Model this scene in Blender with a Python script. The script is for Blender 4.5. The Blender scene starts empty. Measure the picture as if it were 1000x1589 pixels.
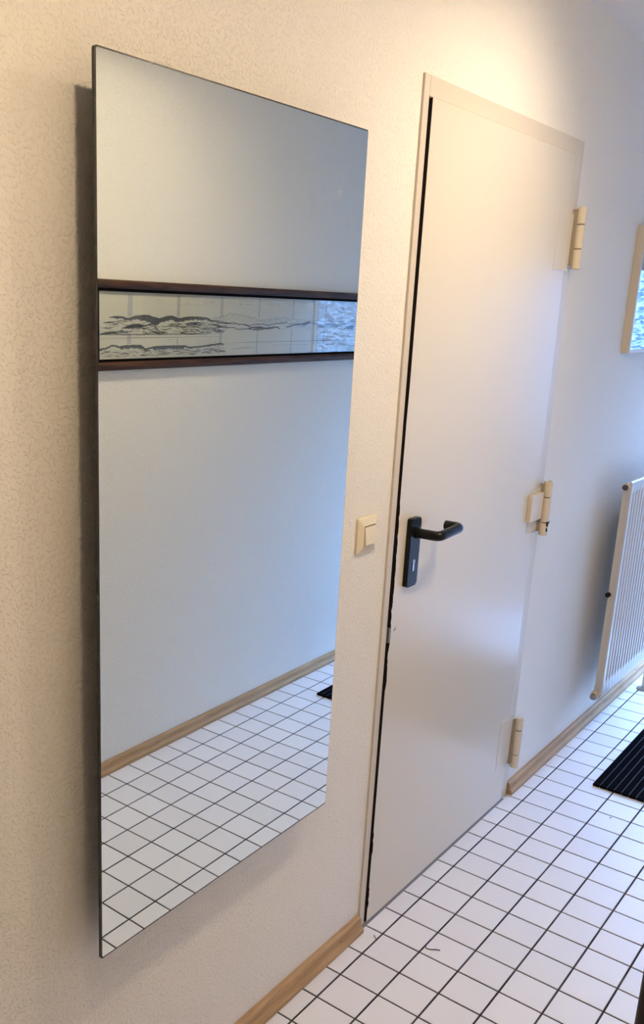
import bpy, bmesh, math, random
from mathutils import Vector, Matrix

S = bpy.context.scene
COL = S.collection

# ------------------------------------------------------------------ camera
cam_d = bpy.data.cameras.new('camera')
cam = bpy.data.objects.new('camera', cam_d)
COL.objects.link(cam)
S.camera = cam
YAW, PITCH, ROLL = 41.913, -14.914, -0.869
cam_d.sensor_fit = 'HORIZONTAL'
cam_d.sensor_width = 36.0
cam_d.lens = 36.0 * 1395.73 / 1000.0
cam_d.shift_x = (500 - 271.40) / 1000.0
cam_d.shift_y = (864.64 - 794.5) / 1000.0
cam_d.clip_start = 0.02
a, b, c = (math.radians(v) for v in (YAW, PITCH, ROLL))
M = (Matrix.Rotation(a, 3, 'Z') @ Matrix.Rotation(b, 3, 'X') @ Matrix.Rotation(c, 3, 'Y'))
right, fwd, up = M.col[0], M.col[1], M.col[2]
R = Matrix((right, up, -fwd)).transposed().to_4x4()
cam.matrix_world = Matrix.Translation((0.9048, -1.4204, 1.4993)) @ R

# ------------------------------------------------------------------ world, exposure
w = bpy.data.worlds.new('world')
S.world = w
w.use_nodes = True
nt = w.node_tree; N = nt.nodes; L = nt.links
tc = N.new('ShaderNodeTexCoord'); sx = N.new('ShaderNodeSeparateXYZ'); mr = N.new('ShaderNodeMapRange')
mr.inputs[1].default_value = -1.0; mr.inputs[2].default_value = 1.0
cr = N.new('ShaderNodeValToRGB')                          # by sine of elevation
e = cr.color_ramp.elements
e[0].position = 0.425; e[0].color = (0.004, 0.004, 0.0035, 1)   # ground outside
e[1].position = 0.465; e[1].color = (0.030, 0.070, 0.155, 1)    # hazy street front, shaded houses
k = e.new(0.600); k.color = (0.036, 0.082, 0.185, 1)
k = e.new(0.660); k.color = (0.300, 0.520, 1.00, 1)             # open blue sky above the roofs
L.new(tc.outputs['Generated'], sx.inputs[0]); L.new(sx.outputs[2], mr.inputs[0]); L.new(mr.outputs[0], cr.inputs[0])
L.new(cr.outputs[0], N['Background'].inputs[0])
N['Background'].inputs[1].default_value = 168.0
S.view_settings.view_transform = 'Standard'
S.view_settings.look = 'None'
S.view_settings.exposure = 0.0
S.view_settings.gamma = 1.0
S.view_settings.use_curve_mapping = False
S.cycles.max_bounces = 12
S.cycles.diffuse_bounces = 6
S.cycles.glossy_bounces = 6
S.cycles.transparent_max_bounces = 12
S.cycles.sample_clamp_indirect = 6.0
S.cycles.caustics_reflective = True

# lamp colours and strengths (the lamps themselves are built below)
LAMP_B = ((1.0, 0.80, 0.55), 252.0)     # lit disc of the can lamp beside the door
LAMP_A = ((1.0, 0.76, 0.48), 245.0)     # lit disc of the can lamp beside the mirror
SPOT = ((1.0, 0.82, 0.58), 17.0)         # small spot head turned to the door (W)
DAY = ((0.34, 0.58, 1.20), 1.7)         # daylight scattered in the patterned glass

XL, XR = -0.060, 1.100                  # the two long walls
Y0, Y1 = -4.60, 3.40
ZC = 2.305

# ------------------------------------------------------------------ helpers
def mat(name, color=(0.8, 0.8, 0.8), rough=0.5, metal=0.0, spec=0.5, coat=0.0):
    m = bpy.data.materials.new(name)
    m.use_nodes = True
    n = m.node_tree.nodes['Principled BSDF']
    n.inputs['Base Color'].default_value = (*color, 1)
    n.inputs['Roughness'].default_value = rough
    n.inputs['Metallic'].default_value = metal
    n.inputs['Specular IOR Level'].default_value = spec
    n.inputs['Coat Weight'].default_value = coat
    return m

def nodes(m):
    nt = m.node_tree
    return nt, nt.nodes, nt.links, nt.nodes['Principled BSDF']

def obj(name, bm, m=None, parent=None, smooth=False, loc=None):
    me = bpy.data.meshes.new(name)
    bmesh.ops.recalc_face_normals(bm, faces=bm.faces)
    bm.to_mesh(me)
    bm.free()
    if m is not None:
        me.materials.append(m)
    if smooth:
        for f in me.polygons:
            f.use_smooth = True
        try:
            me.set_sharp_from_angle(angle=math.radians(38))
        except Exception:
            pass
    o = bpy.data.objects.new(name, me)
    COL.objects.link(o)
    if parent is not None:
        o.parent = parent
    if loc is not None:
        o.location = loc
    return o

def empty(name, label=None, cat=None, group=None, kind=None):
    o = bpy.data.objects.new(name, None)
    o.empty_display_size = 0.05
    COL.objects.link(o)
    return tag(o, label, cat, group, kind)

def tag(o, label=None, cat=None, group=None, kind=None):
    if label: o['label'] = label
    if cat: o['category'] = cat
    if group: o['group'] = group
    if kind: o['kind'] = kind
    return o

def box(bm, x0, x1, y0, y1, z0, z1, bev=0.0, seg=2):
    vs = [bm.verts.new((x, y, z)) for x in (x0, x1) for y in (y0, y1) for z in (z0, z1)]
    q = [(0, 1, 3, 2), (4, 6, 7, 5), (0, 4, 5, 1), (2, 3, 7, 6), (0, 2, 6, 4), (1, 5, 7, 3)]
    fs = [bm.faces.new([vs[i] for i in f]) for f in q]
    if bev > 0:
        es = list({e for f in fs for e in f.edges})
        bmesh.ops.bevel(bm, geom=es, offset=bev, segments=seg, affect='EDGES', profile=0.5)
    return bm

def nb(*args, **kw):
    return box(bmesh.new(), *args, **kw)

def extrude_profile(bm, prof, p0, p1, u, v):
    """closed 2-D profile (list of (a,b)) swept from p0 to p1; a runs along u, b along v"""
    u, v = Vector(u), Vector(v)
    r0 = [bm.verts.new(Vector(p0) + u * s + v * t) for s, t in prof]
    r1 = [bm.verts.new(Vector(p1) + u * s + v * t) for s, t in prof]
    n = len(prof)
    for i in range(n):
        bm.faces.new((r0[i], r0[(i + 1) % n], r1[(i + 1) % n], r1[i]))
    bm.faces.new(r0)
    bm.faces.new(r1[::-1])
    return bm

def tube(bm, pts, r, seg=14, cap=True):
    pts = [Vector(p) for p in pts]
    rings = []
    for i, p in enumerate(pts):
        t = (pts[min(i + 1, len(pts) - 1)] - pts[max(i - 1, 0)]).normalized()
        ref = Vector((0, 0, 1)) if abs(t.z) < 0.9 else Vector((1, 0, 0))
        s = t.cross(ref).normalized()
        q = s.cross(t).normalized()
        rr = r[i] if isinstance(r, (list, tuple)) else r
        rings.append([bm.verts.new(p + (s * math.cos(k * 2 * math.pi / seg) + q * math.sin(k * 2 * math.pi / seg)) * rr) for k in range(seg)])
    for A, B in zip(rings, rings[1:]):
        for k in range(seg):
            bm.faces.new((A[k], A[(k + 1) % seg], B[(k + 1) % seg], B[k]))
    if cap:
        bm.faces.new(rings[0][::-1])
        bm.faces.new(rings[-1])
    return bm

def lathe(bm, prof, center, axis='Z', seg=24):
    """prof: list of (radius, height along axis)"""
    c = Vector(center)
    def P(r, h, k):
        ca, sa = math.cos(k * 2 * math.pi / seg) * r, math.sin(k * 2 * math.pi / seg) * r
        if axis == 'Z': return c + Vector((ca, sa, h))
        if axis == 'Y': return c + Vector((ca, h, sa))
        return c + Vector((h, ca, sa))
    rings = []
    for r, h in prof:
        if r < 1e-6:
            rings.append([bm.verts.new(P(0, h, 0))])
        else:
            rings.append([bm.verts.new(P(r, h, k)) for k in range(seg)])
    for A, B in zip(rings, rings[1:]):
        if len(A) == 1 and len(B) == 1: continue
        for k in range(seg):
            k2 = (k + 1) % seg
            if len(A) == 1: bm.faces.new((A[0], B[k], B[k2]))
            elif len(B) == 1: bm.faces.new((A[k], A[k2], B[0]))
            else: bm.faces.new((A[k], A[k2], B[k2], B[k]))
    if len(rings[0]) > 1: bm.faces.new(rings[0][::-1])
    if len(rings[-1]) > 1: bm.faces.new(rings[-1])
    return bm

def rounded_rect(y0, y1, z0, z1, r, seg=6):
    pts = []
    for cy, cz, a0 in ((y1 - r, z1 - r, 0), (y0 + r, z1 - r, 90), (y0 + r, z0 + r, 180), (y1 - r, z0 + r, 270)):
        for k in range(seg + 1):
            t = math.radians(a0 + 90 * k / seg)
            pts.append((cy + r * math.cos(t), cz + r * math.sin(t)))
    return pts

def plate(bm, pts, x0, x1):
    """prism of a (y,z) outline between two x"""
    return extrude_profile(bm, pts, (x0, 0, 0), (x1, 0, 0), (0, 1, 0), (0, 0, 1))

# ------------------------------------------------------------------ materials
def wall_material(name, color, chip=1.0):
    m = mat(name, color, 0.75, spec=0.25)
    nt, N, L, P = nodes(m)
    tc = N.new('ShaderNodeTexCoord')
    # woodchip wallpaper: sparse raised chips of uneven size over a fine grain
    mp = N.new('ShaderNodeMapping'); mp.inputs['Scale'].default_value = (1, 0.8, 0.95)
    L.new(tc.outputs['Object'], mp.inputs[0])
    dn = N.new('ShaderNodeTexNoise'); dn.inputs['Scale'].default_value = 60; dn.inputs['Detail'].default_value = 2
    L.new(mp.outputs[0], dn.inputs['Vector'])
    mx = N.new('ShaderNodeMix'); mx.data_type = 'VECTOR'; mx.inputs['Factor'].default_value = 0.012
    L.new(mp.outputs[0], mx.inputs[4]); L.new(dn.outputs['Color'], mx.inputs[5])
    n1 = N.new('ShaderNodeTexNoise'); n1.inputs['Scale'].default_value = 225; n1.inputs['Detail'].default_value = 2.5; n1.inputs['Roughness'].default_value = 0.5
    L.new(mx.outputs[1], n1.inputs['Vector'])
    r1 = N.new('ShaderNodeMapRange'); r1.inputs[1].default_value = 0.50; r1.inputs[2].default_value = 0.68
    r1.interpolation_type = 'SMOOTHSTEP'
    L.new(n1.outputs['Fac'], r1.inputs[0])
    n2 = N.new('ShaderNodeTexNoise'); n2.inputs['Scale'].default_value = 420; n2.inputs['Detail'].default_value = 2
    L.new(tc.outputs['Object'], n2.inputs['Vector'])
    ad = N.new('ShaderNodeMath'); ad.operation = 'MULTIPLY_ADD'; ad.inputs[1].default_value = 0.14
    L.new(n2.outputs['Fac'], ad.inputs[0]); L.new(r1.outputs[0], ad.inputs[2])
    bp = N.new('ShaderNodeBump'); bp.inputs['Strength'].default_value = 0.6 * chip; bp.inputs['Distance'].default_value = 0.0020
    L.new(ad.outputs[0], bp.inputs['Height']); L.new(bp.outputs[0], P.inputs['Normal'])
    return m

M_WALL = wall_material('woodchip_wallpaper', (0.85, 0.815, 0.755))
M_CEIL = wall_material('ceiling_paper', (0.83, 0.77, 0.69), 0.6)

def wood(name, c0, c1, scale=(3, 0.25, 3), rough=0.45, grain=30):
    m = mat(name, c0, rough)
    nt, N, L, P = nodes(m)
    tc = N.new('ShaderNodeTexCoord')
    mp = N.new('ShaderNodeMapping'); mp.inputs['Scale'].default_value = scale
    L.new(tc.outputs['Object'], mp.inputs[0])
    n = N.new('ShaderNodeTexNoise'); n.inputs['Scale'].default_value = grain; n.inputs['Detail'].default_value = 5; n.inputs['Distortion'].default_value = 0.6
    L.new(mp.outputs[0], n.inputs['Vector'])
    cr = N.new('ShaderNodeValToRGB')
    cr.color_ramp.elements[0].position = 0.32; cr.color_ramp.elements[0].color = (*c1, 1)
    cr.color_ramp.elements[1].position = 0.68; cr.color_ramp.elements[1].color = (*c0, 1)
    L.new(n.outputs['Fac'], cr.inputs[0]); L.new(cr.outputs[0], P.inputs['Base Color'])
    bp = N.new('ShaderNodeBump'); bp.inputs['Strength'].default_value = 0.15; bp.inputs['Distance'].default_value = 0.0006
    L.new(n.outputs['Fac'], bp.inputs['Height']); L.new(bp.outputs[0], P.inputs['Normal'])
    return m

M_OAK = wood('light_oak', (0.50, 0.32, 0.165), (0.38, 0.23, 0.11), rough=0.55)
M_OAK.node_tree.nodes['Principled BSDF'].inputs['Specular IOR Level'].default_value = 0.2
M_FRAME = wood('stained_frame_wood', (0.085, 0.040, 0.020), (0.035, 0.016, 0.009), rough=0.55)
M_FRAME.node_tree.nodes['Principled BSDF'].inputs['Specular IOR Level'].default_value = 0.2
M_DARKWOOD = wood('near_black_brown_wood', (0.009, 0.005, 0.004), (0.005, 0.003, 0.003), scale=(3, 3, 0.3), rough=0.4)

M_TILE = mat('white_glazed_tile', (0.85, 0.825, 0.82), 0.42, spec=0.4)
nt, N, L, P = nodes(M_TILE)
oi = N.new('ShaderNodeObjectInfo')
hs = N.new('ShaderNodeHueSaturation'); hs.inputs['Color'].default_value = (0.85, 0.825, 0.82, 1)
mr = N.new('ShaderNodeMapRange'); mr.inputs[3].default_value = 0.965; mr.inputs[4].default_value = 1.03
L.new(oi.outputs['Random'], mr.inputs[0]); L.new(mr.outputs[0], hs.inputs['Value'])
L.new(hs.outputs[0], P.inputs['Base Color'])
tn = N.new('ShaderNodeTexNoise'); tn.inputs['Scale'].default_value = 90; tn.inputs['Detail'].default_value = 3
tcn = N.new('ShaderNodeTexCoord'); L.new(tcn.outputs['Object'], tn.inputs['Vector'])
tb = N.new('ShaderNodeBump'); tb.inputs['Strength'].default_value = 0.05; tb.inputs['Distance'].default_value = 0.001
L.new(tn.outputs['Fac'], tb.inputs['Height']); L.new(tb.outputs[0], P.inputs['Normal'])

M_GROUT = mat('dark_grey_grout', (0.095, 0.085, 0.085), 0.9, spec=0.1)
nt, N, L, P = nodes(M_GROUT)
tn = N.new('ShaderNodeTexNoise'); tn.inputs['Scale'].default_value = 9; tn.inputs['Detail'].default_value = 4
tcn = N.new('ShaderNodeTexCoord'); L.new(tcn.outputs['Object'], tn.inputs['Vector'])
cr = N.new('ShaderNodeValToRGB')
cr.color_ramp.elements[0].position = 0.4; cr.color_ramp.elements[0].color = (0.035, 0.030, 0.030, 1)
cr.color_ramp.elements[1].position = 0.7; cr.color_ramp.elements[1].color = (0.10, 0.09, 0.088, 1)
L.new(tn.outputs['Fac'], cr.inputs[0]); L.new(cr.outputs[0], P.inputs['Base Color'])

M_DOOR = mat('beige_grey_door_enamel', (0.705, 0.645, 0.545), 0.26, spec=0.5)
nt, N, L, P = nodes(M_DOOR)
tn = N.new('ShaderNodeTexNoise'); tn.inputs['Scale'].default_value = 260; tn.inputs['Detail'].default_value = 2
tcn = N.new('ShaderNodeTexCoord'); L.new(tcn.outputs['Object'], tn.inputs['Vector'])
tb = N.new('ShaderNodeBump'); tb.inputs['Strength'].default_value = 0.10; tb.inputs['Distance'].default_value = 0.0006
L.new(tn.outputs['Fac'], tb.inputs['Height']); L.new(tb.outputs[0], P.inputs['Normal'])
M_DFRAME = mat('door_frame_enamel', (0.66, 0.595, 0.505), 0.4, spec=0.4)
M_HINGE = mat('cream_hinge_enamel', (0.70, 0.61, 0.48), 0.38)
M_DARK = mat('dark_steel_gap_shade', (0.018, 0.012, 0.010), 0.7, spec=0.2)  # dark steel of nails and chips; also painted-in shade of gaps
M_STEEL = mat('worn_bare_steel', (0.35, 0.33, 0.31), 0.4, metal=0.8)
M_BLACK = mat('black_plastic', (0.006, 0.006, 0.007), 0.32, spec=0.22)
M_SILVER = mat('silver_lock_face', (0.75, 0.74, 0.72), 0.3, metal=1.0)
M_CREAM = mat('cream_switch_plastic', (0.80, 0.70, 0.50), 0.35)
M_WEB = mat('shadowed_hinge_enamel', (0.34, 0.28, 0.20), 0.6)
M_SEAM = mat('brownish_seam', (0.42, 0.33, 0.28), 0.7)
M_STRIP = mat('plain_grey_strip', (0.22, 0.21, 0.20), 0.7)
M_RAD = mat('radiator_enamel', (0.60, 0.55, 0.475), 0.36)
M_BRASS = mat('dull_nickel', (0.30, 0.27, 0.23), 0.4, metal=0.6)
M_SCREW = mat('dark_valve_screw', (0.07, 0.065, 0.06), 0.45, metal=0.3)
M_PICF = mat('beige_picture_frame', (0.66, 0.575, 0.455), 0.45)
M_PAPER = mat('aged_print_paper', (0.69, 0.655, 0.565), 0.85, spec=0.1)
M_FOLD = mat('paper_fold_tone', (0.50, 0.49, 0.47), 0.85, spec=0.1)
M_INK = mat('print_ink', (0.03, 0.03, 0.033), 0.8, spec=0.1)
M_INK2 = mat('grey_print_ink', (0.13, 0.13, 0.135), 0.8, spec=0.1)
M_INK3 = mat('pale_print_ink', (0.36, 0.36, 0.36), 0.8, spec=0.1)
M_LINER = mat('black_liner', (0.004, 0.004, 0.004), 0.9, spec=0.03)
M_LINT = mat('dark_lint', (0.02, 0.018, 0.018), 0.9)
M_WHITEP = mat('white_lamp_metal', (0.8, 0.79, 0.77), 0.4)
M_MAT = mat('black_mat_rubber', (0.006, 0.006, 0.008), 0.95, spec=0.0)
M_MATGROOVE = mat('mat_groove_grey', (0.05, 0.05, 0.055), 0.8, spec=0.2)
M_MIRROR_EDGE = mat('dark_mirror_edge', (0.030, 0.028, 0.028), 0.25)

# mirror: tinted silver with faint finger smudges near its upper right corner
M_MIRROR = mat('mirror_silver', (0.80, 0.865, 0.86), 0.0, metal=1.0)
nt, N, L, P = nodes(M_MIRROR)
tcn = N.new('ShaderNodeTexCoord'); sn = N.new('ShaderNodeTexNoise'); sn.inputs['Scale'].default_value = 22; sn.inputs['Detail'].default_value = 3
L.new(tcn.outputs['Object'], sn.inputs['Vector'])
ds = N.new('ShaderNodeVectorMath'); ds.operation = 'DISTANCE'; ds.inputs[1].default_value = (0, 0.215, 1.715)
L.new(tcn.outputs['Object'], ds.inputs[0])
m1 = N.new('ShaderNodeMapRange'); m1.inputs[1].default_value = 0.03; m1.inputs[2].default_value = 0.13; m1.inputs[3].default_value = 1; m1.inputs[4].default_value = 0
L.new(ds.outputs['Value'], m1.inputs[0])
m2 = N.new('ShaderNodeMapRange'); m2.inputs[1].default_value = 0.58; m2.inputs[2].default_value = 0.72; m2.inputs[3].default_value = 0; m2.inputs[4].default_value = 0.10
L.new(sn.outputs['Fac'], m2.inputs[0])
mm = N.new('ShaderNodeMath'); mm.operation = 'MULTIPLY'; L.new(m1.outputs[0], mm.inputs[0]); L.new(m2.outputs[0], mm.inputs[1])
sd = N.new('ShaderNodeBsdfDiffuse'); sd.inputs[0].default_value = (0.8, 0.8, 0.8, 1)      # greasy smear
sm = N.new('ShaderNodeMixShader'); L.new(mm.outputs[0], sm.inputs[0]); L.new(P.outputs[0], sm.inputs[1]); L.new(sd.outputs[0], sm.inputs[2])
L.new(sm.outputs[0], N['Material Output'].inputs['Surface'])

# thin picture glass: clear with a mirror-like surface gloss
def picture_glass(name):
    m = bpy.data.materials.new(name); m.use_nodes = True
    nt = m.node_tree; N = nt.nodes; L = nt.links
    N.remove(N['Principled BSDF'])
    tr = N.new('ShaderNodeBsdfTransparent'); tr.inputs[0].default_value = (0.96, 0.97, 0.965, 1)
    gl = N.new('ShaderNodeBsdfGlossy'); gl.inputs['Roughness'].default_value = 0.015
    fr = N.new('ShaderNodeFresnel'); fr.inputs['IOR'].default_value = 1.5
    mx = N.new('ShaderNodeMixShader')
    ge = N.new('ShaderNodeNewGeometry'); inv = N.new('ShaderNodeMath'); inv.operation = 'SUBTRACT'; inv.inputs[0].default_value = 1.0
    mu = N.new('ShaderNodeMath'); mu.operation = 'MULTIPLY'
    L.new(ge.outputs['Backfacing'], inv.inputs[1]); L.new(fr.outputs[0], mu.inputs[0]); L.new(inv.outputs[0], mu.inputs[1])
    db = N.new('ShaderNodeMath'); db.operation = 'MULTIPLY'; db.inputs[1].default_value = 1.8; db.use_clamp = True
    L.new(mu.outputs[0], db.inputs[0])
    L.new(db.outputs[0], mx.inputs[0]); L.new(tr.outputs[0], mx.inputs[1]); L.new(gl.outputs[0], mx.inputs[2])
    L.new(mx.outputs[0], N['Material Output'].inputs['Surface'])
    return m
M_PGLASS = picture_glass('picture_glass')

def emitter(name, color, strength):
    m = mat(name, (0.8, 0.8, 0.8), 0.5)
    P = m.node_tree.nodes['Principled BSDF']
    P.inputs['Emission Color'].default_value = (*color, 1)
    P.inputs['Emission Strength'].default_value = strength
    return m
M_GLOBE = emitter('lit_opal_glass', *LAMP_B)
M_TUBE = emitter('lit_tube_shade', *LAMP_A)

# patterned (rippled) glass lit from outside by daylight
M_RIPPLE = mat('rippled_daylit_glass', (0.3, 0.35, 0.4), 0.15)
nt, N, L, P = nodes(M_RIPPLE)
tcn = N.new('ShaderNodeTexCoord'); mp = N.new('ShaderNodeMapping'); mp.inputs['Scale'].default_value = (24, 1, 85)
L.new(tcn.outputs['Object'], mp.inputs[0])
wn = N.new('ShaderNodeTexNoise'); wn.inputs['Scale'].default_value = 1.0; wn.inputs['Detail'].default_value = 3; wn.inputs['Distortion'].default_value = 1.0
L.new(mp.outputs[0], wn.inputs['Vector'])
cr = N.new('ShaderNodeValToRGB')
cr.color_ramp.elements[0].position = 0.36; cr.color_ramp.elements[0].color = (DAY[0][0] * 0.25, DAY[0][1] * 0.35, DAY[0][2] * 0.45, 1)
cr.color_ramp.elements[1].position = 0.66; cr.color_ramp.elements[1].color = (DAY[0][0] * 1.8, DAY[0][1] * 1.65, DAY[0][2] * 1.5, 1)
N.remove(P)
em = N.new('ShaderNodeEmission'); em.inputs['Strength'].default_value = DAY[1]
L.new(wn.outputs['Fac'], cr.inputs[0]); L.new(cr.outputs[0], em.inputs['Color'])
trn = N.new('ShaderNodeBsdfTransparent')
cr2 = N.new('ShaderNodeValToRGB')
cr2.color_ramp.elements[0].position = 0.38; cr2.color_ramp.elements[0].color = (0.42, 0.46, 0.50, 1)
cr2.color_ramp.elements[1].position = 0.62; cr2.color_ramp.elements[1].color = (1, 1, 1, 1)
L.new(wn.outputs['Fac'], cr2.inputs[0]); L.new(cr2.outputs[0], trn.inputs[0])
mxs = N.new('ShaderNodeMixShader'); mxs.inputs[0].default_value = 0.5
L.new(em.outputs[0], mxs.inputs[1]); L.new(trn.outputs[0], mxs.inputs[2])
L.new(mxs.outputs[0], N['Material Output'].inputs['Surface'])

# ------------------------------------------------------------------ room shell
# door opening in the left wall (the steel frame fills it)
DY0, DY1, DZ1 = 0.3735, 1.2975, 1.978
bm = bmesh.new()
T = 0.12
box(bm, XL - T, XL, Y0, DY0, -0.02, ZC)
box(bm, XL - T, XL, DY1, Y1, -0.02, ZC)
box(bm, XL - T, XL, DY0, DY1, DZ1, ZC)
tag(obj('wall_left', bm, M_WALL), 'white woodchip-papered wall carrying the mirror and the door', kind='structure')
tag(obj('wall_right', nb(XR, XR + T, Y0, Y1, -0.02, ZC), M_WALL), 'white woodchip-papered wall seen in the mirror', kind='structure')
tag(obj('wall_back', nb(XL - T, XR + T, Y0 - T, Y0, -0.02, ZC), mat('dark_back_wall', (0.10, 0.07, 0.05), 0.7)), 'unseen wall far behind the viewer, coloured dark to limit bounced light', kind='structure')  # unseen end wall, made dark so little light bounces back
bm = bmesh.new()
WX0, WX1, WZ0, WZ1 = XL + 0.005, 0.80, 0.0, 1.80
box(bm, XL - T, XR + T, Y1, Y1 + 0.045, WZ1, ZC)
box(bm, XL - T, WX0, Y1, Y1 + 0.045, -0.02, WZ1)
box(bm, WX1, XR + T, Y1, Y1 + 0.045, -0.02, WZ1)
tag(obj('wall_front', bm, M_WALL), 'white wall around the glazed end of the hall', kind='structure')
tag(obj('ceiling', nb(XL - T, XR + T, Y0 - T, Y1 + T, ZC, ZC + 0.1), M_CEIL), 'plain pale grey-white ceiling', kind='structure')

# ------------------------------------------------------------------ floor: grout bed and one object per tile
floor = tag(obj('floor', nb(XL - T, XR + T, Y0 - T, Y1 + T, -0.04, -0.0016), M_GROUT), 'floor of small square white tiles with dark grey joints', kind='structure')
FX = [-0.100, 0.0, 0.1, 0.2, 0.3, 0.4, 0.5, 0.5997, 0.6976, 0.7955, 0.8935, 0.9914, 1.0895, 1.19]
def gx(i, j): return FX[i + 1] - 0.0006 + 0.0001 * j
def gy(i, j):
    near = 0.0998 * j - 0.001 + 0.0011 * i
    far = 0.0036 + 0.09897 * j
    t = min(max((i - 5) / 3.0, 0), 1)
    return near * (1 - t) + far * t
G = 0.0023
rng = random.Random(4)
def tile_bm(bm, i, j):
    cs = [(gx(i, j) + G, gy(i, j) + G), (gx(i + 1, j) - G, gy(i + 1, j) + G), (gx(i + 1, j + 1) - G, gy(i + 1, j + 1) - G), (gx(i, j + 1) + G, gy(i, j + 1) - G)]
    cs = [(min(max(x, XL + 0.004), XR - 0.003), y) for x, y in cs]
    if cs[1][0] - cs[0][0] < 0.008: return False
    h = rng.uniform(-0.00018, 0.00018)
    tx, ty = rng.uniform(-.0012, .0012), rng.uniform(-.0012, .0012)
    cx, cy = sum(p[0] for p in cs) / 4, sum(p[1] for p in cs) / 4
    q = 0.0011
    ins = [(cs[0][0] + q, cs[0][1] + q), (cs[1][0] - q, cs[1][1] + q), (cs[2][0] - q, cs[2][1] - q), (cs[3][0] + q, cs[3][1] - q)]
    zt = [h + (x - cx) * tx + (y - cy) * ty for x, y in ins]
    lo = [bm.verts.new((x, y, -0.0030)) for x, y in cs]
    md = [bm.verts.new((x, y, z - 0.0007)) for (x, y), z in zip(cs, zt)]
    hi = [bm.verts.new((x, y, z)) for (x, y), z in zip(ins, zt)]
    for A, B in ((lo, md), (md, hi)):
        for k in range(4):
            bm.faces.new((A[k], A[(k + 1) % 4], B[(k + 1) % 4], B[k]))
    bm.faces.new(hi)
    return True
far_bm = bmesh.new()
for j in range(-45, 34):
    for i in range(-1, 12):
        single = (-1 <= j <= 15 and i <= 11) or (16 <= j <= 27 and i <= 1) or (16 <= j <= 20 and i >= 9)
        if single:
            bm = bmesh.new()
            if tile_bm(bm, i, j): obj('tile', bm, M_TILE, floor)
            else: bm.free()
        elif gy(i, j) > Y0 + 0.02 and gy(i, j + 1) < Y1:
            tile_bm(far_bm, i, j)
tag(obj('tile_field', far_bm, M_TILE, floor), kind='stuff')

# ------------------------------------------------------------------ baseboards
BB = [(0.0, 0.0), (0.023, 0.0), (0.0235, 0.011), (0.0200, 0.0155), (0.0165, 0.019), (0.0150, 0.024), (0.0145, 0.033), (0.0125, 0.0385), (0.0085, 0.0415), (0.0, 0.0420)]
def baseboard(name, label, x, sgn, y0, y1, nails, m=M_OAK):
    o = obj(name, extrude_profile(bmesh.new(), BB, (x, y0, 0.0005), (x, y1, 0.0005), (sgn, 0, 0), (0, 0, 1)), m)
    tag(o, label, kind='structure')
    for y, z in nails:
        bm = bmesh.new()
        xx = x + sgn * 0.0148
        lathe(bm, [(0.0021, 0.0), (0.0019, 0.0010 * sgn), (0.0, 0.0013 * sgn)], (xx - sgn * 0.0004, y, z), 'X', 8)
        obj('nail', bm, M_DARK, o)
    return o
baseboard('baseboard_left', 'light oak skirting board under the mirror, ending at the door frame', XL, 1, Y0, 0.366, [(0.268, 0.026), (-0.35, 0.026)])
baseboard('baseboard_far', 'light oak skirting board between the door and the glazed end, below the radiator', XL, 1, 1.301, Y1, [(1.345, 0.026), (1.70, 0.026), (2.25, 0.026)])
baseboard('baseboard_right', 'light oak skirting board along the wall seen in the mirror', XR, -1, Y0, Y1, [(0.752, 0.027), (1.319, 0.027), (0.12, 0.027)])

# ------------------------------------------------------------------ door
door = empty('door_1', 'beige-grey enamelled steel door with chipped left edge and black handle', kind='structure')
FRX = -0.0545
bm = bmesh.new()
box(bm, -0.0610, FRX, DY0, 0.3965, 0.0, DZ1, 0.0015)
box(bm, -0.0610, FRX, 1.2425, DY1, 0.0, DZ1, 0.0015)
box(bm, -0.0610, FRX, 0.3965, 1.2425, 1.9385, DZ1, 0.0015)
dframe = obj('door_frame', bm, M_DFRAME, door)
obj('gap_shade_body', nb(-0.160, -0.0612, 0.3745, 1.2965, 0.001, 1.977), M_DARK, door)  # dark filler behind the leaf, standing in for shade in the gap
LFX = -0.0500
# leaf: outline with an uneven, chipped left edge
leafpts = []
rr = random.Random(11)
zz = 1.9365
edge = []
z = 0.0070
chipz = [(0.060, .006, .012), (0.085, .005, .012), (0.100, .004, .008), (0.222, .006, .02), (0.255, .004, .012), (0.676, .006, .028), (0.700, .0045, .012), (0.719, .003, .006),
         (0.754, .004, .010), (0.785, .0085, .036), (0.830, .005, .014), (0.868, .006, .020), (0.905, .007, .03), (0.95, .007, .03), (1.00, .006, .025), (1.045, .005, .02), (1.085, .004, .015)]
while z < 1.93:
    d = 0.0
    for cz, dep, half in chipz:
        if abs(z - cz) < half: d = max(d, dep * (1 - ((z - cz) / half) ** 4) * rr.uniform(0.75, 1.0))
    edge.append(((0.4030 if z > 1.3 else 0.4012) + d * 0.75, z))
    z += 0.004 if z < 1.12 else 0.08
LY0, LY1, LZ0, LZ1 = 0.4030, 1.2415, 0.0070, 1.9365
leafpts = [(LY1, LZ0), (LY1, LZ1), (LY0, LZ1)] + [(y, z) for y, z in edge[::-1]]
bm = plate(bmesh.new(), leafpts, -0.0600, LFX)
leaf = obj('door_leaf', bm, M_DOOR, door)
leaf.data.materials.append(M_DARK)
for f in leaf.data.polygons:                      # chipped closing edge coloured near-black, the gap's shade painted in
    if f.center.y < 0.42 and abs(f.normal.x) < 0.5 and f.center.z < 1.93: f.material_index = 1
obj('paint_chip', plate(bmesh.new(), [(0.4020, 0.766), (0.4068, 0.768), (0.4074, 0.785), (0.4066, 0.803), (0.4020, 0.805)], -0.0600, LFX - 0.0008), M_STEEL, leaf)
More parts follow.
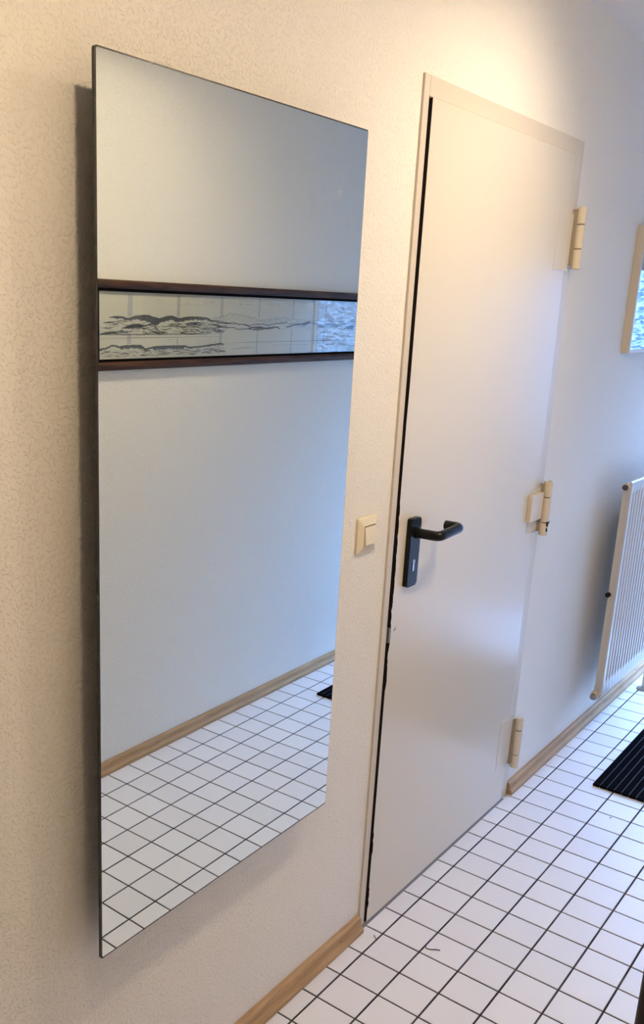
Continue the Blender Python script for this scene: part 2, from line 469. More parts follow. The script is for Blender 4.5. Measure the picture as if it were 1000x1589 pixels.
obj('paint_chip', plate(bmesh.new(), [(0.4195, 0.7925), (0.4225, 0.795), (0.4275, 0.7990), (0.4300, 0.8015), (0.4290, 0.7975), (0.4240, 0.7925)], LFX - 0.001, LFX + 0.0003), M_DARK, leaf)
obj('door_foot_strip', extrude_profile(bmesh.new(), [(-0.004, 0), (0.0085, 0), (0.007, 0.0012), (-0.004, 0.004)], (-0.055, DY0 + 0.006, 0.0003), (-0.055, 1.262, 0.0003), (1, 0, 0), (0, 0, 1)), M_STRIP, door)  # thin grey strip along the foot of the leaf

# hinges: knuckle barrels on the far edge with a welded leaf plate
HX, HY, HR = -0.034, 1.281, 0.0132
def barrel(z0, z1, r=HR, y=HY):
    return lathe(bmesh.new(), [(r - 0.0015, z0), (r, z0 + 0.0018), (r, z1 - 0.0018), (r - 0.0015, z1)], (HX, y, 0), 'Z', 20)
def hinge(zb, zt, cuts, plate_y0, plate_z, cover=None):
    h = obj('hinge', plate(bmesh.new(), [(plate_y0, plate_z[0]), (1.262, plate_z[0]), (1.266, plate_z[1]), (plate_y0, plate_z[1])], LFX - 0.0008, LFX + 0.0012), M_DOOR, door)
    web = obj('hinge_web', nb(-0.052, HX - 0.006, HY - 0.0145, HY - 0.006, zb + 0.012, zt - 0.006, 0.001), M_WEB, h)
    zs = [zb] + cuts + [zt]
    for k, (z0, z1) in enumerate(zip(zs, zs[1:])):
        obj('knuckle', barrel(z0 + (0.0022 if k else 0), z1), M_HINGE, h, True)
    obj('hinge_pin', barrel(zb + 0.003, zt - 0.003, HR - 0.003), M_DARK, h, True)
    return h
hinge(1.645, 1.809, [1.698, 1.762], 1.158, (1.640, 1.790))
h2 = hinge(0.884, 1.047, [0.922, 0.998], 1.190, (0.900, 1.030))
obj('hinge_cover', nb(LFX + 0.0005, LFX + 0.0125, 1.176, 1.264, 0.9360, 1.0160, 0.0012), M_HINGE, h2)
for k, (y, z) in enumerate([(1.271, 1.0485), (1.284, 1.0485)]):
    obj('screw', lathe(bmesh.new(), [(0.0022, 0), (0.0022, 0.0012), (0, 0.0014)], (HX + 0.004, y, z - 0.0012), 'Z', 8), M_DARK, h2)
for pts in ([(1.268, .920), (1.272, .928), (1.279, .924), (1.290, .927), (1.281, .918), (1.277, .910)], [(1.270, .905), (1.274, .908), (1.279, .897), (1.275, .896)]):
    obj('paint_chip', plate(bmesh.new(), pts, HX + HR - 0.002, HX + HR + 0.0006), M_DARK, h2)
hinge(0.113, 0.287, [0.158, 0.243], 1.168, (0.140, 0.300))

# handle set: black backplate, bent lever, silver lock keyhole
hp = plate(bmesh.new(), rounded_rect(0.4440, 0.4905, 0.8955, 1.0600, 0.006), LFX - 0.0005, LFX + 0.0125)
bmesh.ops.bevel(hp, geom=[e for e in hp.edges if abs(e.verts[0].co.x - (LFX + 0.0125)) < 1e-5 and abs(e.verts[1].co.x - (LFX + 0.0125)) < 1e-5], offset=0.002, segments=2, affect='EDGES')
handle = obj('door_handle', hp, M_BLACK, door, True)
def arc(p0, pc, p1, n=7):
    return [tuple((1 - t) ** 2 * p0[k] + 2 * t * (1 - t) * pc[k] + t * t * p1[k] for k in range(3)) for t in [i / n for i in range(n + 1)]]
NX = LFX + 0.0125
pts = [(NX - 0.001, 0.474, 1.0235)] + arc((0.004, 0.474, 1.0235), (0.0165, 0.474, 1.0235), (0.0165, 0.490, 1.0240)) + arc((0.0165, 0.566, 1.0270), (0.0165, 0.583, 1.0275), (0.004, 0.583, 1.0278)) + [(-0.021, 0.583, 1.0278)]
obj('lever', tube(bmesh.new(), pts, 0.0116, 16), M_BLACK, handle, True)
obj('lever_collar', lathe(bmesh.new(), [(0.0135, NX - 0.001), (0.0135, NX + 0.004), (0.0105, NX + 0.006)], (0, 0.474, 1.0235), 'X', 20), M_BLACK, handle, True)
bm = lathe(bmesh.new(), [(0.0052, NX - 0.001), (0.0052, NX + 0.0012), (0, NX + 0.0014)], (0, 0.4665, 0.9560), 'X', 16)
box(bm, NX - 0.001, NX + 0.0012, 0.4635, 0.4695, 0.9335, 0.9540, 0.0)
lock = obj('lock_cylinder', bm, M_SILVER, handle)
obj('keyhole', nb(NX + 0.001, NX + 0.0018, 0.4657, 0.4673, 0.9520, 0.9590), M_DARK, lock)

# ------------------------------------------------------------------ light switch
sw = empty('light_switch', 'cream rocker light switch on the wall between mirror and door', 'switch')
SX = XL - 0.0005
bm = bmesh.new()
o0 = rounded_rect(0.2330, 0.3140, 1.0100, 1.0905, 0.004, 3)
o1 = rounded_rect(0.2350, 0.3120, 1.0120, 1.0885, 0.005, 3)
i0 = rounded_rect(0.2510, 0.2960, 1.0280, 1.0725, 0.001, 3)
i1 = [(y, z) for y, z in i0]
rings = [[bm.verts.new((x, y, z)) for y, z in pts] for x, pts in ((SX, o0), (SX + 0.005, o0), (SX + 0.0065, o1), (SX + 0.0115, i0), (SX + 0.004, i1))]
for A, B in zip(rings, rings[1:]):
    n = len(A)
    for k in range(n): bm.faces.new((A[k], A[(k + 1) % n], B[(k + 1) % n], B[k]))
bm.faces.new(rings[0]); bm.faces.new(rings[-1])
obj('switch_frame', bm, M_CREAM, sw)
bm = bmesh.new()
prof = [(SX + 0.003, 1.0305), (SX + 0.0165, 1.0305), (SX + 0.0150, 1.0480), (SX + 0.0120, 1.0695), (SX + 0.003, 1.0695)]
extrude_profile(bm, prof, (0, 0.2525, 0), (0, 0.2945, 0), (1, 0, 0), (0, 0, 1))
obj('rocker', bm, M_CREAM, sw)
obj('switch_gap_shade', nb(SX + 0.0038, SX + 0.0062, 0.2510, 0.2960, 1.0280, 1.0725), M_DARK, sw)  # dark plate standing in for the shade around the rocker

# ------------------------------------------------------------------ mirror
mir = empty('wall_mirror', 'tall frameless wall mirror with dark edges, left of the door', 'mirror')
MH = 0.006
mir.location = (-0.003, -0.24, 0)
mir.rotation_euler = (0, 0, -0 + MH * -1 * -1 * 1)
MY0, MY1, MZ0, MZ1 = -0.3340, 0.3295, 0.4965, 1.8245
out = rounded_rect(MY0, MY1, MZ0, MZ1, 0.004, 4)
inn = rounded_rect(MY0 + 0.0022, MY1 - 0.0012, MZ0 + 0.0030, MZ1 - 0.0024, 0.003, 4)
bm = extrude_profile(bmesh.new(), out, (-0.0055, 0, 0), (-0.0006, 0, 0), (0, 1, 0), (0, 0, 1))
obj('mirror_edge', bm, M_MIRROR_EDGE, mir)
bm = bmesh.new()
bm.faces.new([bm.verts.new((0, y, z)) for y, z in inn])
r = bmesh.ops.extrude_face_region(bm, geom=list(bm.faces))
for v in [g for g in r['geom'] if isinstance(g, bmesh.types.BMVert)]: v.co.x -= 0.0010
obj('mirror_glass', bm, M_MIRROR, mir)
bm = bmesh.new()
for y in (-0.20, 0.17):
    box(bm, -0.0570, -0.0055, y, y + 0.03, 0.66, 1.66)
for z in (0.66, 1.63):
    box(bm, -0.0570, -0.0055, -0.17, 0.17, z, z + 0.03)
obj('mounting_frame', bm, M_DARK, mir)
mir.rotation_euler = (0, 0, MH)

# ------------------------------------------------------------------ long engraved panorama on the right wall (seen in the mirror)
pan = empty('panorama_picture', 'long narrow engraved mountain panorama in a dark brown frame, seen in the mirror', 'picture')
PY0, PY1, PZ0, PZ1 = 0.4490, 2.78, 1.3410, 1.6060
IY0, IY1, IZ0, IZ1 = 0.4760, 2.752, 1.3690, 1.5790
PX = XR
def frame_bar(p0, p1, inward):
    # moulding profile: (distance inwards from outer edge, height off the wall)
    prof = [(0.0, 0.0), (0.0, 0.014), (0.004, 0.019), (0.012, 0.0205), (0.020, 0.018), (0.024, 0.013), (0.027, 0.011), (0.027, 0.0)]
    return extrude_profile(bmesh.new(), prof, p0, p1, inward, (-1, 0, 0))
for p0, p1, inw in (((PX, PY0, PZ1), (PX, PY1, PZ1), (0, 0, -1)), ((PX, PY0, PZ0), (PX, PY1, PZ0), (0, 0, 1)),
                    ((PX, PY0, PZ0 + .001), (PX, PY0, PZ1 - .001), (0, 1, 0)), ((PX, PY1, PZ0 + .001), (PX, PY1, PZ1 - .001), (0, -1, 0))):
    obj('frame_bar', frame_bar(p0, p1, inw), M_FRAME, pan, True)
bm = bmesh.new()
for y0, y1, z0, z1 in ((IY0, IY1, IZ1 - 0.0065, IZ1 + .002), (IY0, IY1, IZ0 - .002, IZ0 + 0.0055), (IY0 - .002, IY0 + 0.003, IZ0, IZ1), (IY1 - 0.003, IY1 + .002, IZ0, IZ1)):
    box(bm, PX - 0.0125, PX - 0.003, y0, y1, z0, z1)
obj('liner', bm, M_LINER, pan)
paper = obj('print', nb(PX - 0.0060, PX - 0.0010, IY0, IY1, IZ0, IZ1), M_PAPER, pan)
obj('pane', nb(PX - 0.0100, PX - 0.0085, IY0, IY1, IZ0, IZ1), M_PGLASS, pan)

# the engraving: flat ink strokes on the print. u runs in metres along the wall, v from 0 (top) to 1 (bottom) of the sheet
UT = [(157, 0.4800), (200, 0.6009), (250, 0.7472), (300, 0.9052), (350, 1.0765), (400, 1.2627), (450, 1.4660), (500, 1.6888), (552, 1.9443), (600, 2.20), (690, 2.745)]
def U(s):
    for (a0, b0), (a1, b1) in zip(UT, UT[1:]):
        if s <= a1: return b0 + (b1 - b0) * (s - a0) / (a1 - a0)
    return UT[-1][1]
SZ0, SZ1 = IZ0 + 0.0055, IZ1 - 0.0065
def V(v): return SZ1 - v * (SZ1 - SZ0)
ink_layers = {'dark': bmesh.new(), 'grey': bmesh.new(), 'pale': bmesh.new()}
PXI = {'dark': PX - 0.00640, 'grey': PX - 0.00625, 'pale': PX - 0.00612}
def stroke(layer, pts, t):
    """pts in (s, v); t thickness in metres, tapered at the ends"""
    bm = ink_layers[layer]; x = PXI[layer]
    P = [(U(s), V(v)) for s, v in pts]
    n = len(P); L_, R_ = [], []
    for i, (y, z) in enumerate(P):
        y0, z0 = P[max(i - 1, 0)]; y1, z1 = P[min(i + 1, n - 1)]
        dy, dz = y1 - y0, z1 - z0; d = math.hypot(dy, dz) or 1
        k = t * 0.54 * (0.35 if i in (0, n - 1) else 1.0)
        L_.append(bm.verts.new((x, y - dz / d * k, z + dy / d * k)))
        R_.append(bm.verts.new((x, y + dz / d * k, z - dy / d * k)))
    for i in range(n - 1):
        bm.faces.new((L_[i], L_[i + 1], R_[i + 1], R_[i]))
def area(layer, top, bot):
    bm = ink_layers[layer]; x = PXI[layer]
    A = [bm.verts.new((x, U(s), V(v))) for s, v in top]
    B = [bm.verts.new((x, U(s), V(v))) for s, v in bot]
    for i in range(len(A) - 1): bm.faces.new((A[i], A[i + 1], B[i + 1], B[i]))
def interp(tab, s):
    if s <= tab[0][0]: return tab[0][1]
    for (a0, b0), (a1, b1) in zip(tab, tab[1:]):
        if s <= a1: return b0 + (b1 - b0) * (s - a0) / (a1 - a0)
    return tab[-1][1]
rp = random.Random(7)
RIDGE = [(173, .385), (183, .362), (194, .370), (200, .388), (205, .385), (213, .355), (225, .338), (234, .345), (243, .372), (251, .388), (262, .352), (270, .345), (280, .382), (299, .352), (316, .356), (325, .370), (331, .410), (343, .418), (354, .445), (362, .455)]
THICK = [(173, .006), (183, .040), (194, .030), (204, .045), (213, .050), (225, .085), (236, .105), (246, .120), (252, .075), (262, .060), (272, .070), (282, .055), (300, .050), (318, .045), (328, .030), (334, .012), (362, .006)]
ss = [173 + k * 1.5 for k in range(127)]
area('grey', [(s, interp(RIDGE, s) + rp.uniform(-.003, .003)) for s in ss], [(s, interp(RIDGE, s) + interp(THICK, s) + rp.uniform(-.012, .012)) for s in ss])
stroke('dark', [(s, interp(RIDGE, s) + rp.uniform(-.004, .004)) for s in ss], 0.0016)
def slope_area(c0, c1, v0, v1, hgt):
    n = 14
    area('grey', [(c0 + (c1 - c0) * k / n, v0 + (v1 - v0) * k / n - hgt * math.sin(math.pi * k / n) * rp.uniform(.8, 1.05)) for k in range(n + 1)],
         [(c0 + (c1 - c0) * k / n, v0 + (v1 - v0) * k / n + hgt * 0.25 * math.sin(math.pi * k / n)) for k in range(n + 1)])
slope_area(191, 232, .545, .505, .055)
slope_area(157, 190, .635, .600, .030)
slope_area(288, 322, .470, .455, .025)
# soft field and valley lines in the foreground
for k in range(150):
    s0 = rp.uniform(158, 345); v0 = rp.uniform(.44, .62)
    if v0 < interp(RIDGE, s0) + interp(THICK, s0) + 0.02: continue
    ln = rp.uniform(5, 20); up_ = rp.uniform(-.03, .045)
    pts = [(s0 + ln * q / 5, v0 + up_ * q / 5 - .018 * math.sin(q / 5 * math.pi * rp.uniform(.8, 1.2)) * (1 if up_ > 0 else -.7)) for q in range(6)]
    stroke('dark' if rp.random() < .35 else 'grey', pts, rp.uniform(.0008, .0019))
# woods, houses and hedges as little ticks
for k in range(260):
    s0 = rp.uniform(158, 330); v0 = min(.64, rp.gauss(.60, .022))
    stroke('dark' if rp.random() < .5 else 'grey', [(s0, v0), (s0 + rp.uniform(.3, 1.6), v0 - rp.uniform(-.006, .018))], rp.uniform(.0010, .0022))
for k in range(3):
    stroke('grey', [(158 + q * 6, .625 + k * .008 + rp.uniform(-.006, .006)) for q in range(29)], .0008)
# long dark ridges of the right half
for tab, t in (([(331, .410), (345, .450), (356, .458), (368, .455), (374, .470), (384, .478), (391, .515), (395, .540)], .0022),
               ([(340, .500), (352, .525), (366, .520), (372, .560), (385, .545), (400, .565), (412, .560)], .0022),
               ([(355, .460), (363, .435), (368, .445), (374, .470), (378, .460)], .0016),
               ([(380, .455), (390, .490), (396, .470), (408, .462), (416, .480), (424, .465), (432, .455)], .0020),
               ([(388, .545), (396, .515), (408, .515), (414, .535), (422, .520), (432, .515), (438, .545)], .0034),
               ([(395, .550), (405, .545), (418, .545), (428, .535)], .0020),
               ([(430, .460), (440, .440), (449, .425)], .0024), ([(447, .520), (460, .470), (470, .455), (484, .405)], .0034),
               ([(450, .465), (460, .450), (468, .460)], .0020), ([(470, .470), (478, .440), (486, .420)], .0016),
               ([(487, .430), (500, .470), (512, .455), (524, .480), (534, .505)], .0022), ([(495, .500), (506, .515), (518, .495), (528, .520)], .0022),
               ([(536, .545), (546, .480), (556, .460), (570, .470), (590, .500)], .0034), ([(540, .545), (560, .545)], .0026)):
    pts = []
    for (a0, b0), (a1, b1) in zip(tab, tab[1:]):
        n = max(2, int((a1 - a0) / 1.5))
        pts += [(a0 + (a1 - a0) * q / n, b0 + (b1 - b0) * q / n + rp.uniform(-.006, .006)) for q in range(n)]
    pts.append(tab[-1])
    stroke('dark', pts, t)
for c0, c1, v0, v1, h in ((470, 484, .50, .43, .02), (540, 560, .53, .50, .03), (398, 410, .535, .535, .015)):
    slope_area(c0, c1, v0, v1, h)
# jagged alpine peaks, pale with hatching
PEAK = [(330, .385), (340, .370), (352, .320), (362, .290), (372, .300), (384, .330), (398, .375), (412, .390), (424, .385), (434, .360), (446, .350), (458, .385), (470, .370), (482, .390), (500, .400), (530, .410), (600, .40), (690, .42)]
s0 = 331; prev = (s0, interp(PEAK, s0)); line = [prev]
while s0 < 680:
    s0 += rp.uniform(.8, 2.4)
    line.append((s0, interp(PEAK, s0) + rp.uniform(-.028, .028)))
stroke('grey', line, .0011)
for k in range(430):
    s0 = rp.uniform(333, 560); base = interp(PEAK, s0); d = rp.uniform(0.005, .10)
    ln = rp.uniform(.8, 3.2); sl = rp.choice((1, -1)) * rp.uniform(.006, .03)
    stroke('dark' if (s0 > 418 and rp.random() < .5) else ('grey' if rp.random() < .6 else 'pale'), [(s0, base + d), (s0 + ln, base + d + sl)], rp.uniform(.0006, .0015))
for k in range(50):
    s0 = rp.uniform(462, 486); stroke('dark', [(s0, rp.uniform(.42, .54)), (s0 + rp.uniform(-2, 3), rp.uniform(.42, .54))], .0010)
for k in range(60):
    s0 = rp.uniform(335, 690); v0 = rp.uniform(.44, .56)
    stroke('grey', [(s0, v0), (s0 + rp.uniform(4, 12), v0 + rp.uniform(-.015, .02))], .0008)
# second, boxed panorama strip below on the left
for pts in ([(157, .690), (250, .682), (355, .676)], [(355, .676), (355, .965)]):
    stroke('grey', pts, .0012)
R2 = [(157, .845), (168, .835), (176, .790), (184, .795), (189, .815), (197, .800), (210, .795), (222, .800), (229, .855), (236, .835), (246, .820), (258, .815), (275, .815), (290, .815), (297, .840), (310, .835), (322, .820), (336, .800), (346, .790), (355, .815)]
ss = [157 + k * 1.5 for k in range(133)]
area('grey', [(s, interp(R2, s) + rp.uniform(-.005, .005)) for s in ss if s < 352], [(s, interp(R2, s) + (.06 if 190 < s < 226 or 240 < s < 290 else .03) * rp.uniform(.6, 1.1)) for s in ss if s < 352])
stroke('dark', [(s, interp(R2, s) + rp.uniform(-.005, .005)) for s in ss if s < 354], .0013)
for k in range(150):
    s0 = rp.uniform(158, 348); v0 = rp.uniform(.875, .965)
    ln = rp.uniform(3, 14)
    stroke('dark' if rp.random() < .4 else 'grey', [(s0, v0), (s0 + ln * .5, v0 - rp.uniform(-.008, .015)), (min(s0 + ln, 354), v0 + rp.uniform(-.01, .02))], rp.uniform(.0007, .0018))
for k in range(40):
    s0 = rp.uniform(328, 352); v0 = rp.uniform(.80, .93)
    stroke('dark', [(s0, v0), (s0 + rp.uniform(1, 4), v0 + rp.uniform(-.02, .03))], .0016)
for k in range(28):
    s0 = rp.uniform(300, 350); stroke('grey', [(s0, rp.uniform(.74, .79)), (s0 + rp.uniform(.5, 3), rp.uniform(.74, .79))], .0009)
# caption rows: too small to read in the photograph, so only their dashes
def dashes(s0, s1, v, t, layer='grey', gap=.6, lo=.5, hi=2.4):
    s = s0
    while s < s1:
        e = min(s + rp.uniform(lo, hi), s1)
        stroke(layer, [(s, v + rp.uniform(-.004, .004)), (e, v + rp.uniform(-.004, .004))], t)
        s = e + rp.uniform(gap * .5, gap * 1.6)
for s0, s1, v in ((247, 254, .110), (279, 287, .085), (298, 308, .070), (322, 345, .060), (320, 338, .095), (317, 330, .125), (352, 368, .115), (375, 396, .075), (373, 394, .125), (400, 412, .060), (414, 428, .080), (414, 424, .115), (439, 446, .080), (448, 458, .110), (466, 480, .075), (488, 498, .080), (512, 530, .09)):
    dashes(s0, s1, v, .0016)
for k in range(70):
    s0 = rp.choice((249, 292, 318, 334, 376, 390, 428, 452, 470)) + rp.uniform(-6, 6)
    stroke('grey', [(s0, .10 + rp.uniform(-.03, .06)), (s0 + rp.uniform(.3, 1.0), .10 + rp.uniform(-.03, .06))], .0012)
stroke('pale', [(255, .165), (300, .160), (376, .155)], .0006)
for s0, s1, v in ((165, 172, .715), (198, 205, .715), (224, 230, .715), (262, 275, .715), (262, 268, .745), (284, 292, .720), (308, 314, .725), (328, 334, .718), (346, 353, .715)):
    dashes(s0, s1, v, .0013)
stroke('grey', [(355, .790), (402, .778), (480, .772), (560, .768), (690, .762)], .0011)
stroke('grey', [(356, .820), (370, .815)], .0011)
stroke('grey', [(366, .885), (380, .868), (399, .862)], .0010); stroke('grey', [(364, .900), (380, .890), (399, .884)], .0010); stroke('grey', [(399, .862), (399, .884)], .0008)
dashes(407, 412, .815, .0024, 'pale'); dashes(416, 428, .800, .0012)
dashes(442, 478, .805, .0014, 'grey', 2.5, .8, 2.0)
dashes(427, 482, .842, .0030, 'grey', .45, .25, .9)
stroke('grey', [(452, .905), (482, .898)], .0011)
for k in range(60):
    pass
for nm, m in (('dark', M_INK), ('grey', M_INK2), ('pale', M_INK3)):
    tag(obj('engraving', ink_layers[nm], m, paper), kind='stuff')
bm = bmesh.new()
for s0, s1, v0, v1 in ((202, 209, .03, .36), (277.5, 282.5, .02, .36), (277.5, 280, .69, .80), (201, 207, .64, .78), (345, 349.5, .02, .36), (344, 348, .60, .80), (404, 406, .02, .35), (402, 404, .56, 1.0), (456.5, 458.5, .01, .36), (455, 457, .55, 1.0), (507, 509, .0, .42), (505, 507, .5, 1.0), (560, 562.5, 0, 1), (615, 618, 0, 1), (668, 671, 0, 1)):
    x = PX - 0.00605
    bm.faces.new([bm.verts.new((x, U(s), V(v))) for s, v in ((s0, v0), (s1, v0), (s1 - .6, v1), (s0 - .6, v1))])
tag(obj('fold_line', bm, M_FOLD, paper), kind='stuff')

# ------------------------------------------------------------------ radiator
rad = empty('radiator', 'cream ribbed panel radiator on the wall beyond the door', 'radiator')
RX, RB = 0.040, 0.012
RY0, RY1, RZ0, RZ1 = 1.868, 2.70, 0.196, 0.982
# front sheet with vertical pressed flutes that end short of top and bottom
pitch, yy = 0.0333, RY0 + 0.022
def flute(y):
    t = ((y - yy) / pitch) % 1.0
    if y < yy or y > RY1 - 0.022: return 0.0
    if t < 0.18: return -0.0055 * 0.5 * (1 - math.cos(math.pi * t / 0.18))
    if t < 0.42: return -0.0055
    if t < 0.60: return -0.0055 * 0.5 * (1 + math.cos(math.pi * (t - 0.42) / 0.18))
    return 0.0
ys = [RY0] + [yy + k * pitch / 16 for k in range(int((RY1 - 0.022 - yy) / pitch) * 16 + 1)] + [RY1]
zrow = [(RZ0, 0), (RZ0 + 0.045, 0), (RZ0 + 0.050, .5), (RZ0 + 0.058, 1), (RZ1 - 0.046, 1), (RZ1 - 0.040, .5), (RZ1 - 0.034, 0), (RZ1 - 0.004, 0), (RZ1, -1)]
bm = bmesh.new()
grid = [[bm.verts.new((RX + (flute(y) * f if f >= 0 else -0.005), y, z)) for y in ys] for z, f in zrow]
for A, B in zip(grid, grid[1:]):
    for k in range(len(ys) - 1): bm.faces.new((A[k], A[k + 1], B[k + 1], B[k]))
# returns: top, ends, bottom folded back
bk = [[bm.verts.new((RX - 0.010, y, z)) for y in ys] for z in (RZ0, RZ1)]
for k in range(len(ys) - 1):
    bm.faces.new((grid[-1][k], grid[-1][k + 1], bk[1][k + 1], bk[1][k]))
    bm.faces.new((grid[0][k + 1], grid[0][k], bk[0][k], bk[0][k + 1]))
    bm.faces.new((bk[0][k], bk[1][k], bk[1][k + 1], bk[0][k + 1]))
for col in (0, -1):
    vs = [g[col] for g in grid]
    bm.faces.new([bk[0][col]] + vs + [bk[1][col]])
obj('front_panel', bm, M_RAD, rad, True)
obj('side_panel', nb(RB, RX - 0.0100, RY0 + 0.006, RY0 + 0.010, RZ0 + 0.030, RZ1 - 0.036), M_RAD, rad)
obj('side_panel', nb(RB, RX - 0.0100, RY1 - 0.010, RY1 - 0.006, RZ0 + 0.030, RZ1 - 0.036), M_RAD, rad)
obj('back_panel', nb(RB, RB + 0.004, RY0 + 0.010, RY1 - 0.010, RZ0 + 0.030, RZ1 - 0.036), M_RAD, rad)
for y in (RY0 + 0.36, RY1 - 0.16):
    for z in (RZ1 - 0.15, RZ0 + 0.07):
        obj('wall_bracket', nb(XL + 0.0015, RB + 0.001, y, y + 0.02, z, z + 0.05, 0.002), M_RAD, rad)
obj('notch_plug', lathe(bmesh.new(), [(0.0085, -0.012), (0.0085, 0.001), (0, 0.0012)], (RB + 0.0015, RY0 + 0.0065, 0.575), 'Y', 14), M_DARK, rad)
# top plug with bleed screw
tp = obj('bleed_valve', lathe(bmesh.new(), [(0.0125, 0.028), (0.0125, 0.008), (0.0145, 0.006), (0.0145, -0.006), (0.0105, -0.008), (0.0105, -0.014)], (0.022, RY0 + 0.004, RZ1 - 0.020), 'Y', 18), M_RAD, rad, True)
obj('bleed_screw', lathe(bmesh.new(), [(0.010, -0.013), (0.0095, -0.017), (0.004, -0.0175), (0.004, -0.020), (0, -0.020)], (0.022, RY0 + 0.004, RZ1 - 0.020), 'Y', 14), M_SCREW, tp, True)
vv = obj('drain_plug', lathe(bmesh.new(), [(0.0165, 0.030), (0.0165, 0.002), (0.0135, -0.002), (0.0135, -0.012)], (0.016, RY0 + 0.006, RZ0 - 0.006), 'Y', 18), M_HINGE, rad, True)
obj('plug_cap', lathe(bmesh.new(), [(0.0115, -0.010), (0.0115, -0.022), (0.0095, -0.025), (0, -0.025)], (0.016, RY0 + 0.006, RZ0 - 0.006), 'Y', 6), M_BRASS, vv)
obj('connector', nb(0.008, 0.028, RY0 + 0.012, RY0 + 0.034, RZ0 - 0.022, RZ0 + 0.032, 0.003), M_RAD, rad)
pp = obj('supply_pipe', tube(bmesh.new(), [(0.016, 2.57, RZ0 + 0.03), (0.016, 2.57, 0.0)], 0.0085), M_RAD, rad, True)
obj('pipe_rosette', lathe(bmesh.new(), [(0.028, 0.0), (0.027, 0.004), (0.014, 0.012), (0.0088, 0.013)], (0.016, 2.57, 0.0), 'Z', 22), M_BRASS, pp, True)

# ------------------------------------------------------------------ small framed picture at the right edge
pic = empty('framed_picture', 'framed picture with narrow beige frame and glossy glass above the radiator', 'picture')
QY0, QY1, QZ0, QZ1 = 1.880, 2.290, 1.406, 1.811
QX = XL + 0.026
bm = bmesh.new()
q = 0.0115
for y0, y1, z0, z1 in ((QY0, QY0 + q, QZ0, QZ1), (QY1 - q, QY1, QZ0, QZ1), (QY0 + q, QY1 - q, QZ0, QZ0 + q), (QY0 + q, QY1 - q, QZ1 - q, QZ1)):
    pass
for y0, y1, z0, z1, nm in ((QY0, QY0 + q, QZ0, QZ1, 'l'), (QY1 - q, QY1, QZ0, QZ1, 'r'), (QY0 + q, QY1 - q, QZ0, QZ0 + q, 'b'), (QY0 + q, QY1 - q, QZ1 - q, QZ1, 't')):
    obj('frame_bar', nb(XL, QX, y0, y1, z0, z1, 0.0012), M_PICF, pic)
bm.free()
sheet = obj('passe_partout', nb(XL + 0.004, QX - 0.010, QY0 + q, QY1 - q, QZ0 + q, QZ1 - q), mat('grey_white_mount', (0.34, 0.36, 0.38), 0.85), pic)
M_ART = mat('dark_art_tone', (0.03, 0.04, 0.05), 0.8)
M_ART2 = mat('grey_art_tone', (0.16, 0.15, 0.15), 0.8)
obj('artwork', nb(QX - 0.0105, QX - 0.0096, QY0 + 0.075, QY1 - 0.075, QZ0 + 0.055, QZ1 - 0.11), M_ART, sheet)
obj('artwork', nb(QX - 0.0105, QX - 0.0095, QY0 + 0.075, QY1 - 0.075, QZ0 + 0.018, QZ0 + 0.053), M_ART2, sheet)
obj('pane', nb(QX - 0.0065, QX - 0.0045, QY0 + q, QY1 - q, QZ0 + q, QZ1 - q), M_PGLASS, pic)

# ------------------------------------------------------------------ door mat
dm = empty('door_mat', 'black ribbed rubber-backed doormat on the tiles by the glazed end', 'doormat')
DX0, DX1, DYA, DYB = 0.135, 0.930, 1.556, 2.50
obj('mat_backing', nb(DX0 + 0.003, DX1 - 0.003, DYA + 0.004, DYB - 0.004, 0.0002, 0.0086, 0.0015), M_MATGROOVE, dm)
nrib = 35
wd = (DX1 - DX0) / nrib
for k in range(nrib):
    x0 = DX0 + k * wd
    obj('rib', nb(x0 + 0.0012, x0 + wd - 0.0012, DYA, DYB, 0.0004, 0.0094, 0.0006, 1), M_MAT, dm)

# ------------------------------------------------------------------ dark post at the lower right edge of the view
post = empty('newel_post', 'dark brown wooden post at the bottom right edge of the view', 'post')
def sq(x0, x1, y0, y1, z0, z1, r):
    return extrude_profile(bmesh.new(), rounded_rect(x0, x1, y0, y1, r, 5), (0, 0, z0), (0, 0, z1), (1, 0, 0), (0, 1, 0))
obj('shaft', sq(0.7795, 0.880, -0.720, -0.620, 0.0, 1.16, 0.007), M_DARKWOOD, post, True)
obj('cap', sq(0.7900, 0.892, -0.728, -0.612, 1.16, 1.185, 0.010), M_DARKWOOD, post, True)

# ------------------------------------------------------------------ lint on the tiles
def lint(label, pts, r):
    o = obj('lint_thread', tube(bmesh.new(), pts, r, 6), M_LINT)
    tag(o, label, 'lint')
lint('curled dark thread on the tile in front of the door', [(0.103, 0.428, 0.0014), (0.107, 0.421, 0.0012), (0.116, 0.424, 0.0012), (0.128, 0.434, 0.0014), (0.136, 0.438, 0.0012)], 0.0011)
lint('tiny dark fleck on the joint beside the end of the oak skirting', [(-0.012, 0.376, 0.0011), (-0.007, 0.371, 0.0012), (0.0, 0.366, 0.0011)], 0.0010)
tag(obj('crumb', lathe(bmesh.new(), [(0, 0), (0.0022, 0.0004), (0.0022, 0.0016), (0, 0.0022)], (0.246, 1.384, 0.0), 'Z', 8), M_LINT), 'tiny dark crumb on a tile between door and doormat', 'crumb')

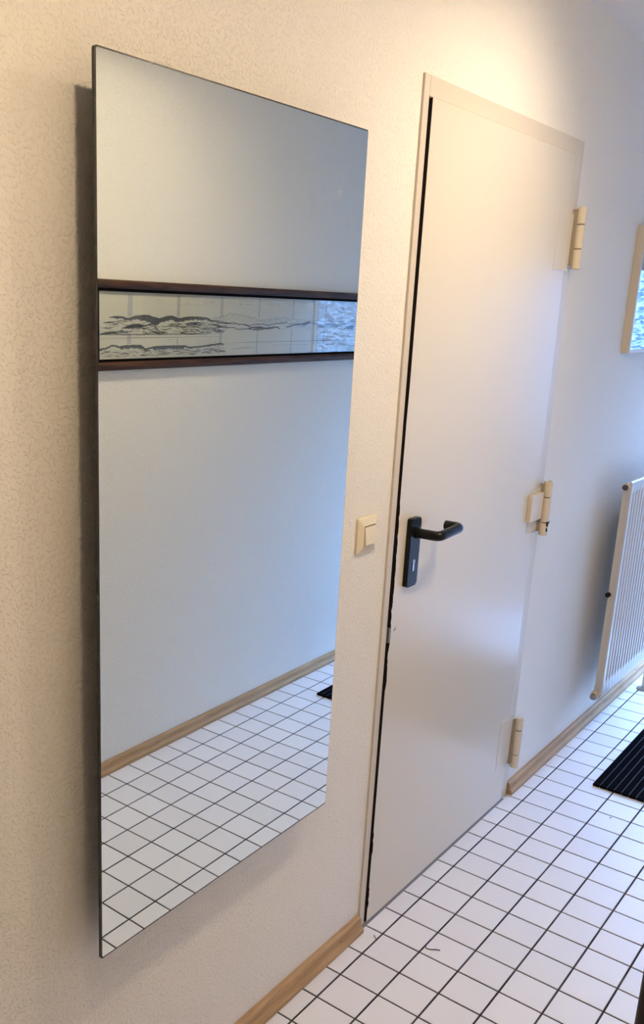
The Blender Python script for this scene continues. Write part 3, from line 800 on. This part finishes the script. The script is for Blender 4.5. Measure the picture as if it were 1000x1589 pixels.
# ------------------------------------------------------------------ glazed end of the hall (daylight)
win = empty('window_1', 'tall patterned-glass window at the end of the hall, bright with blue daylight', kind='structure')
bm = bmesh.new()
for x0, x1, z0, z1, nm in ((WX0, WX0 + 0.006, WZ0, WZ1, 'a'), (WX1 - 0.05, WX1, WZ0, WZ1, 'b'), (WX0 + .006, WX1 - .05, WZ0, 0.16, 'c'), (WX0 + .006, WX1 - .05, WZ1 - 0.05, WZ1, 'd')):
    obj('window_frame', nb(x0, x1, Y1 + 0.005, Y1 + 0.045, z0, z1, 0.001), M_WHITEP, win)
obj('pane', nb(WX0 + 0.006, WX1 - 0.05, Y1 + 0.028, Y1 + 0.034, 0.16, WZ1 - 0.05), M_RIPPLE, win)
pl = bpy.data.lights.new('window_portal', 'AREA'); pl.shape = 'RECTANGLE'; pl.size = WX1 - WX0; pl.size_y = WZ1 - 0.1
pl.cycles.is_portal = True
po = bpy.data.objects.new('window_portal', pl); COL.objects.link(po); po.parent = win
po.location = ((WX0 + WX1) / 2, Y1 + 0.07, WZ1 / 2 + 0.05); po.rotation_euler = (math.radians(-90), 0, 0)

# ------------------------------------------------------------------ lamps: a ceiling rail with two opal glasses and a spot head
rail = empty('ceiling_rail_lamp', 'white ceiling rail with opal lamp glasses and a spot head, above the hall', 'lamp')
LX = 0.64
obj('rail', nb(LX - 0.015, LX + 0.015, -0.95, 0.95, ZC - 0.024, ZC, 0.003), M_WHITEP, rail)
def lamp_can(y, r, m):
    z = ZC - 0.075
    bm = lathe(bmesh.new(), [(0.02, ZC - 0.022), (r + 0.006, ZC - 0.024), (r + 0.006, z), (r, z), (r, z + 0.006)], (LX, y, 0), 'Z', 28)
    can = obj('lamp_can', bm, M_WHITEP, rail, True)
    obj('lamp_glass', lathe(bmesh.new(), [(r - 0.003, z - 0.012), (r - 0.0008, z - 0.010), (r - 0.0008, z + 0.0055)], (LX, y, 0), 'Z', 28), m, can)
lamp_can(0.44, 0.060, M_GLOBE)
lamp_can(-0.80, 0.050, M_TUBE)
# spot head aimed at the upper door
SP, ST = Vector((LX, 0.80, 2.185)), Vector((-0.05, 0.76, 1.74))
d = (ST - SP).normalized()
hd = obj('spot_head', tube(bmesh.new(), [SP - d * 0.075, SP - d * 0.070, SP - d * 0.002], [0.022, 0.034, 0.036], 20), M_WHITEP, rail, True)
obj('spot_arm', tube(bmesh.new(), [(LX, 0.80, ZC - 0.02), SP - d * 0.05], 0.007, 10), M_WHITEP, rail, True)
sl = bpy.data.lights.new('spot_beam', 'SPOT')
sl.color = SPOT[0]; sl.energy = SPOT[1]; sl.spot_size = math.radians(90); sl.spot_blend = 1.0; sl.shadow_soft_size = 0.025
so = bpy.data.objects.new('spot_beam', sl); COL.objects.link(so); so.parent = hd
so.matrix_world = Matrix.Translation(SP + d * 0.004) @ d.to_track_quat('-Z', 'Y').to_matrix().to_4x4()
